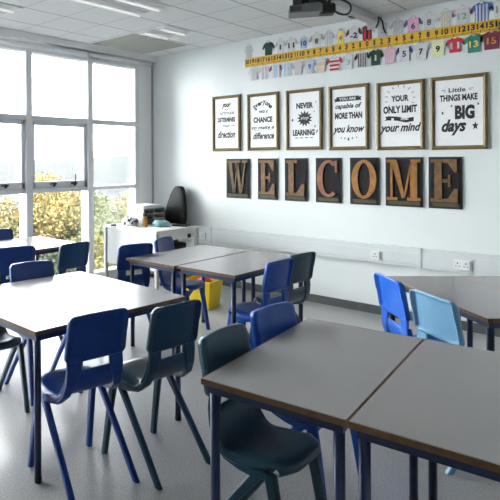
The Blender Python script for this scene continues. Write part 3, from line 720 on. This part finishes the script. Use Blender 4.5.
# swivel chair
t = thing('office_chair', 'black leather swivel chair behind the teacher desk', 'chair', (-4.79, 5.62, 0), 0)
bm = bmesh.new()
prof = [(0, .18), (.08, .19), (.2, .19), (.35, .155), (.48, .12), (.55, .092), (.59, .062), (.60, .025)]
ringsL = []
for zz, hw in prof:
    ring = []
    for k in range(20):
        a = 2*math.pi*k/20; ca, sa = math.cos(a), math.sin(a)
        x = hw*math.copysign(abs(ca)**.5, ca); y = .038*math.copysign(abs(sa)**.6, sa)+.0*zz+.02*(x/.25)**2*-1
        ring.append(bm.verts.new((x+.075*(zz/.6)-.01, y+.24+.04*(zz/.66), .645+zz)))
    ringsL.append(ring)
for a, b in zip(ringsL, ringsL[1:]):
    for k in range(20): bm.faces.new((a[k], a[(k+1) % 20], b[(k+1) % 20], b[k]))
bm.faces.new(ringsL[0][::-1]); bm.faces.new(ringsL[-1])
ob = obj('backrest', bm, m_leather, t, smooth=True)
obj('seat', boxes(((-.24, -.25, .43), (.24, .22, .52))), m_leather, t, bevel=.035, seg=4)
obj('back_bar', boxes(((-.035, .20, .45), (.035, .29, .475)), ((-.035, .265, .45), (.035, .29, .68))), m_dark, t, bevel=.004)
obj('gas_column', lathe([(.035, .09), (.035, .25), (.02, .26), (.02, .43)], 14), m_dark, t, smooth=True)
for k in range(5):
    a = 2*math.pi*k/5+.3; d = Vector((math.cos(a), math.sin(a)))
    lg = obj('base_arm', tube([(0, 0, .10), (d.x*.25, d.y*.25, .07)], [.022, .014], 8), m_dark, t)
    obj('castor', tube([(d.x*.26-d.y*.015, d.y*.26+d.x*.015, .026), (d.x*.26+d.y*.015, d.y*.26-d.x*.015, .026)], .026, 14), m_dark, lg, smooth=True)

# yellow bin beside the middle tables
t = thing('waste_bin', 'yellow plastic bin with red contents on the floor behind the middle tables', 'bin', (-3.66, 4.98, 0), R(8))
bm = bmesh.new()
def fr(h, s, z): return [bm.verts.new((x*s, y*s*1.0, z)) for x, y in ((-h, -h), (h, -h), (h, h), (-h, h))]
r = [fr(.125, 1, 0), fr(.155, 1, .285), fr(.168, 1, .288), fr(.168, 1, .30), fr(.15, 1, .30), fr(.12, 1, .012)]
for a, b in zip(r, r[1:]):
    for k in range(4): bm.faces.new((a[k], a[(k+1) % 4], b[(k+1) % 4], b[k]))
bm.faces.new(r[0][::-1]); bm.faces.new(r[-1])
obj('bin_body', bm, m_binY, t, bevel=.006)
rb_ = blob('red_rubbish', m_red, (-3.66, 4.98, .17), (.11, .11, .09), 4, 'red contents heaped inside the yellow bin', 'rubbish', amp=.1)

# ------------------------------------------------------------ outside the windows
def ground():
    bm = bmesh.new(); rd = random.Random(5)
    xs = [XW-.5, -7, -9, -12, -16, -24, -40, -70, -110, -170, -260, -380, -520, -700, -950]
    zs = [-.6, -1.0, -1.6, -2.4, -3.6, -5.5, -7.5, -9.5, -10.5, -11, -9, -4, 4, 3, 2]
    n = 60; g = []
    for x, z in zip(xs, zs):
        row = []
        for j in range(n+1):
            d = abs(x)
            y = -.3*d-6+(j/n)*(2.6*d+20)
            hz = z
            if d > 200: hz += (d/520)**1.0*(1.6*math.sin(y/90+1)+1.2*math.sin(y/37)) + (3.5 if y > d*.85 else 0)*(d > 350)
            row.append(bm.verts.new((x, y, hz)))
        g.append(row)
    for a, b in zip(g, g[1:]):
        for i in range(n): bm.faces.new((a[i], a[i+1], b[i+1], b[i]))
    return bm
m_hill = mat('distant_fields', (.0335, .0345, .0345), .95, spec=.02, noise=(.04, (.026, .0275, .027), .42, .58))
struct('floor_outside', ground(), m_hill, smooth=True)
leafc = {'orange': ((.36, .23, .06), (.24, .18, .05)), 'gold': ((.34, .25, .06), (.20, .18, .05)), 'green': ((.14, .16, .045), (.06, .08, .02)), 'olive': ((.20, .19, .06), (.13, .13, .04)), 'pale': ((.30, .25, .14), (.22, .19, .11)), 'dark': ((.05, .07, .025), (.03, .045, .015))}
m_leaf = {k: mat('leaves_'+k, tuple(c*.40+.012 for c in a), .8, spec=.2, noise=(3.0, tuple(c*.40+.012 for c in b), .4, .6)) for k, (a, b) in leafc.items()}
def tree(x, y, z0, top, rad, key, label, name='tree', n=2600, seed=0, mix=None):
    rd = random.Random(seed); t = thing(name, label, 'tree' if name == 'tree' else 'bush', (x, y, z0), 0, 'trees and bushes outside the windows')
    H = top-z0
    tb = tube([(0, 0, 0), (.05*H, .02*H, H*.35), (.0, 0, H*.6)], [.07, .05, .02], 8)
    for q in range(6):
        a = rd.uniform(0, 6.3); tube([(0, 0, H*(.25+.05*q)), (rad*.35*math.cos(a), rad*.35*math.sin(a), H*.55), (rad*.7*math.cos(a), rad*.7*math.sin(a), H*.75)], [.03, .02, .008], 5, bm=tb)
    obj('trunk', tb, m_bark, t, smooth=True)
    lobes = []
    for q in range(9):
        a = rd.uniform(0, 6.3); r_ = rad*rd.uniform(.25, .62); lobes.append((r_*math.cos(a), r_*math.sin(a), H*rd.uniform(.42, .82), rad*rd.uniform(.32, .5)))
    lobes.append((0, 0, H-rad*.45, rad*.42))
    bm = bmesh.new()
    for i in range(int(n*3.2)):
        lx, ly, lz, lr = rd.choice(lobes)
        v = Vector((rd.gauss(0, 1), rd.gauss(0, 1), rd.gauss(0, 1))).normalized()*lr*rd.uniform(.55, 1.05); v.z *= .9
        c = Vector((lx, ly, lz))+v; c.z = min(max(c.z, .05), H)
        s = rd.uniform(.016, .032); d1 = Vector((rd.gauss(0, 1), rd.gauss(0, 1), rd.gauss(0, 1))).normalized(); d2 = d1.orthogonal().normalized()
        f = bm.faces.new([bm.verts.new(c+d1*s*1.5), bm.verts.new(c+d2*s*.8), bm.verts.new(c-d1*s*1.5), bm.verts.new(c-d2*s*.8)])
        f.material_index = 1 if (mix and rd.random() < .3) else 0
    obj('foliage', bm, [m_leaf[key], m_leaf[mix or key]], t)
    return t
tree(-8.4, 5.0, -2.2, .95, 1.25, 'gold', 'golden autumn bush behind the leftmost window bay', 'bush', seed=1, mix='olive')
tree(-9.0, 5.9, -2.2, 1.0, 1.2, 'orange', 'orange brown autumn bush behind the first mullion', 'bush', seed=2, mix='olive')
tree(-8.8, 6.8, -2.2, 1.45, 1.05, 'gold', 'tallest golden tree seen through the middle window bay', 'tree', seed=3, mix='orange', n=3200)
tree(-8.3, 7.5, -2.2, 1.10, 1.0, 'green', 'green bush beside the golden tree in the middle window bay', 'bush', seed=4, mix='olive')
tree(-7.4, 5.9, -1.6, .15, .8, 'dark', 'low dark green bush in front of the golden tree', 'bush', seed=5, mix='green', n=2000)
tree(-7.5, 6.9, -1.6, .35, .75, 'olive', 'low olive bush close to the middle window bay', 'bush', seed=6, mix='gold', n=2000)
tree(-9.6, 8.7, -2.5, .85, 1.2, 'olive', 'olive green bush behind the second mullion', 'bush', seed=7, mix='green')
tree(-9.6, 9.9, -2.5, .90, 1.2, 'pale', 'pale straw coloured bush seen above the teacher desk', 'bush', seed=8, mix='gold')
tree(-10.2, 11.2, -2.5, .85, 1.3, 'pale', 'pale bush at the far side beside the window corner', 'bush', seed=9, mix='olive')
tree(-7.2, 7.9, -1.6, .2, .7, 'gold', 'low yellow bush below the narrow window bay', 'bush', seed=10, mix='olive', n=2000)
tree(-7.8, 4.6, -1.6, .3, .8, 'olive', 'low bush below the leftmost window bay', 'bush', seed=11, mix='orange', n=2000)
tree(-17, 13.5, -4.5, 1.15, 1.7, 'pale', 'faded tree further down the slope behind the middle bay', 'tree', seed=12, mix='pale', n=2200)
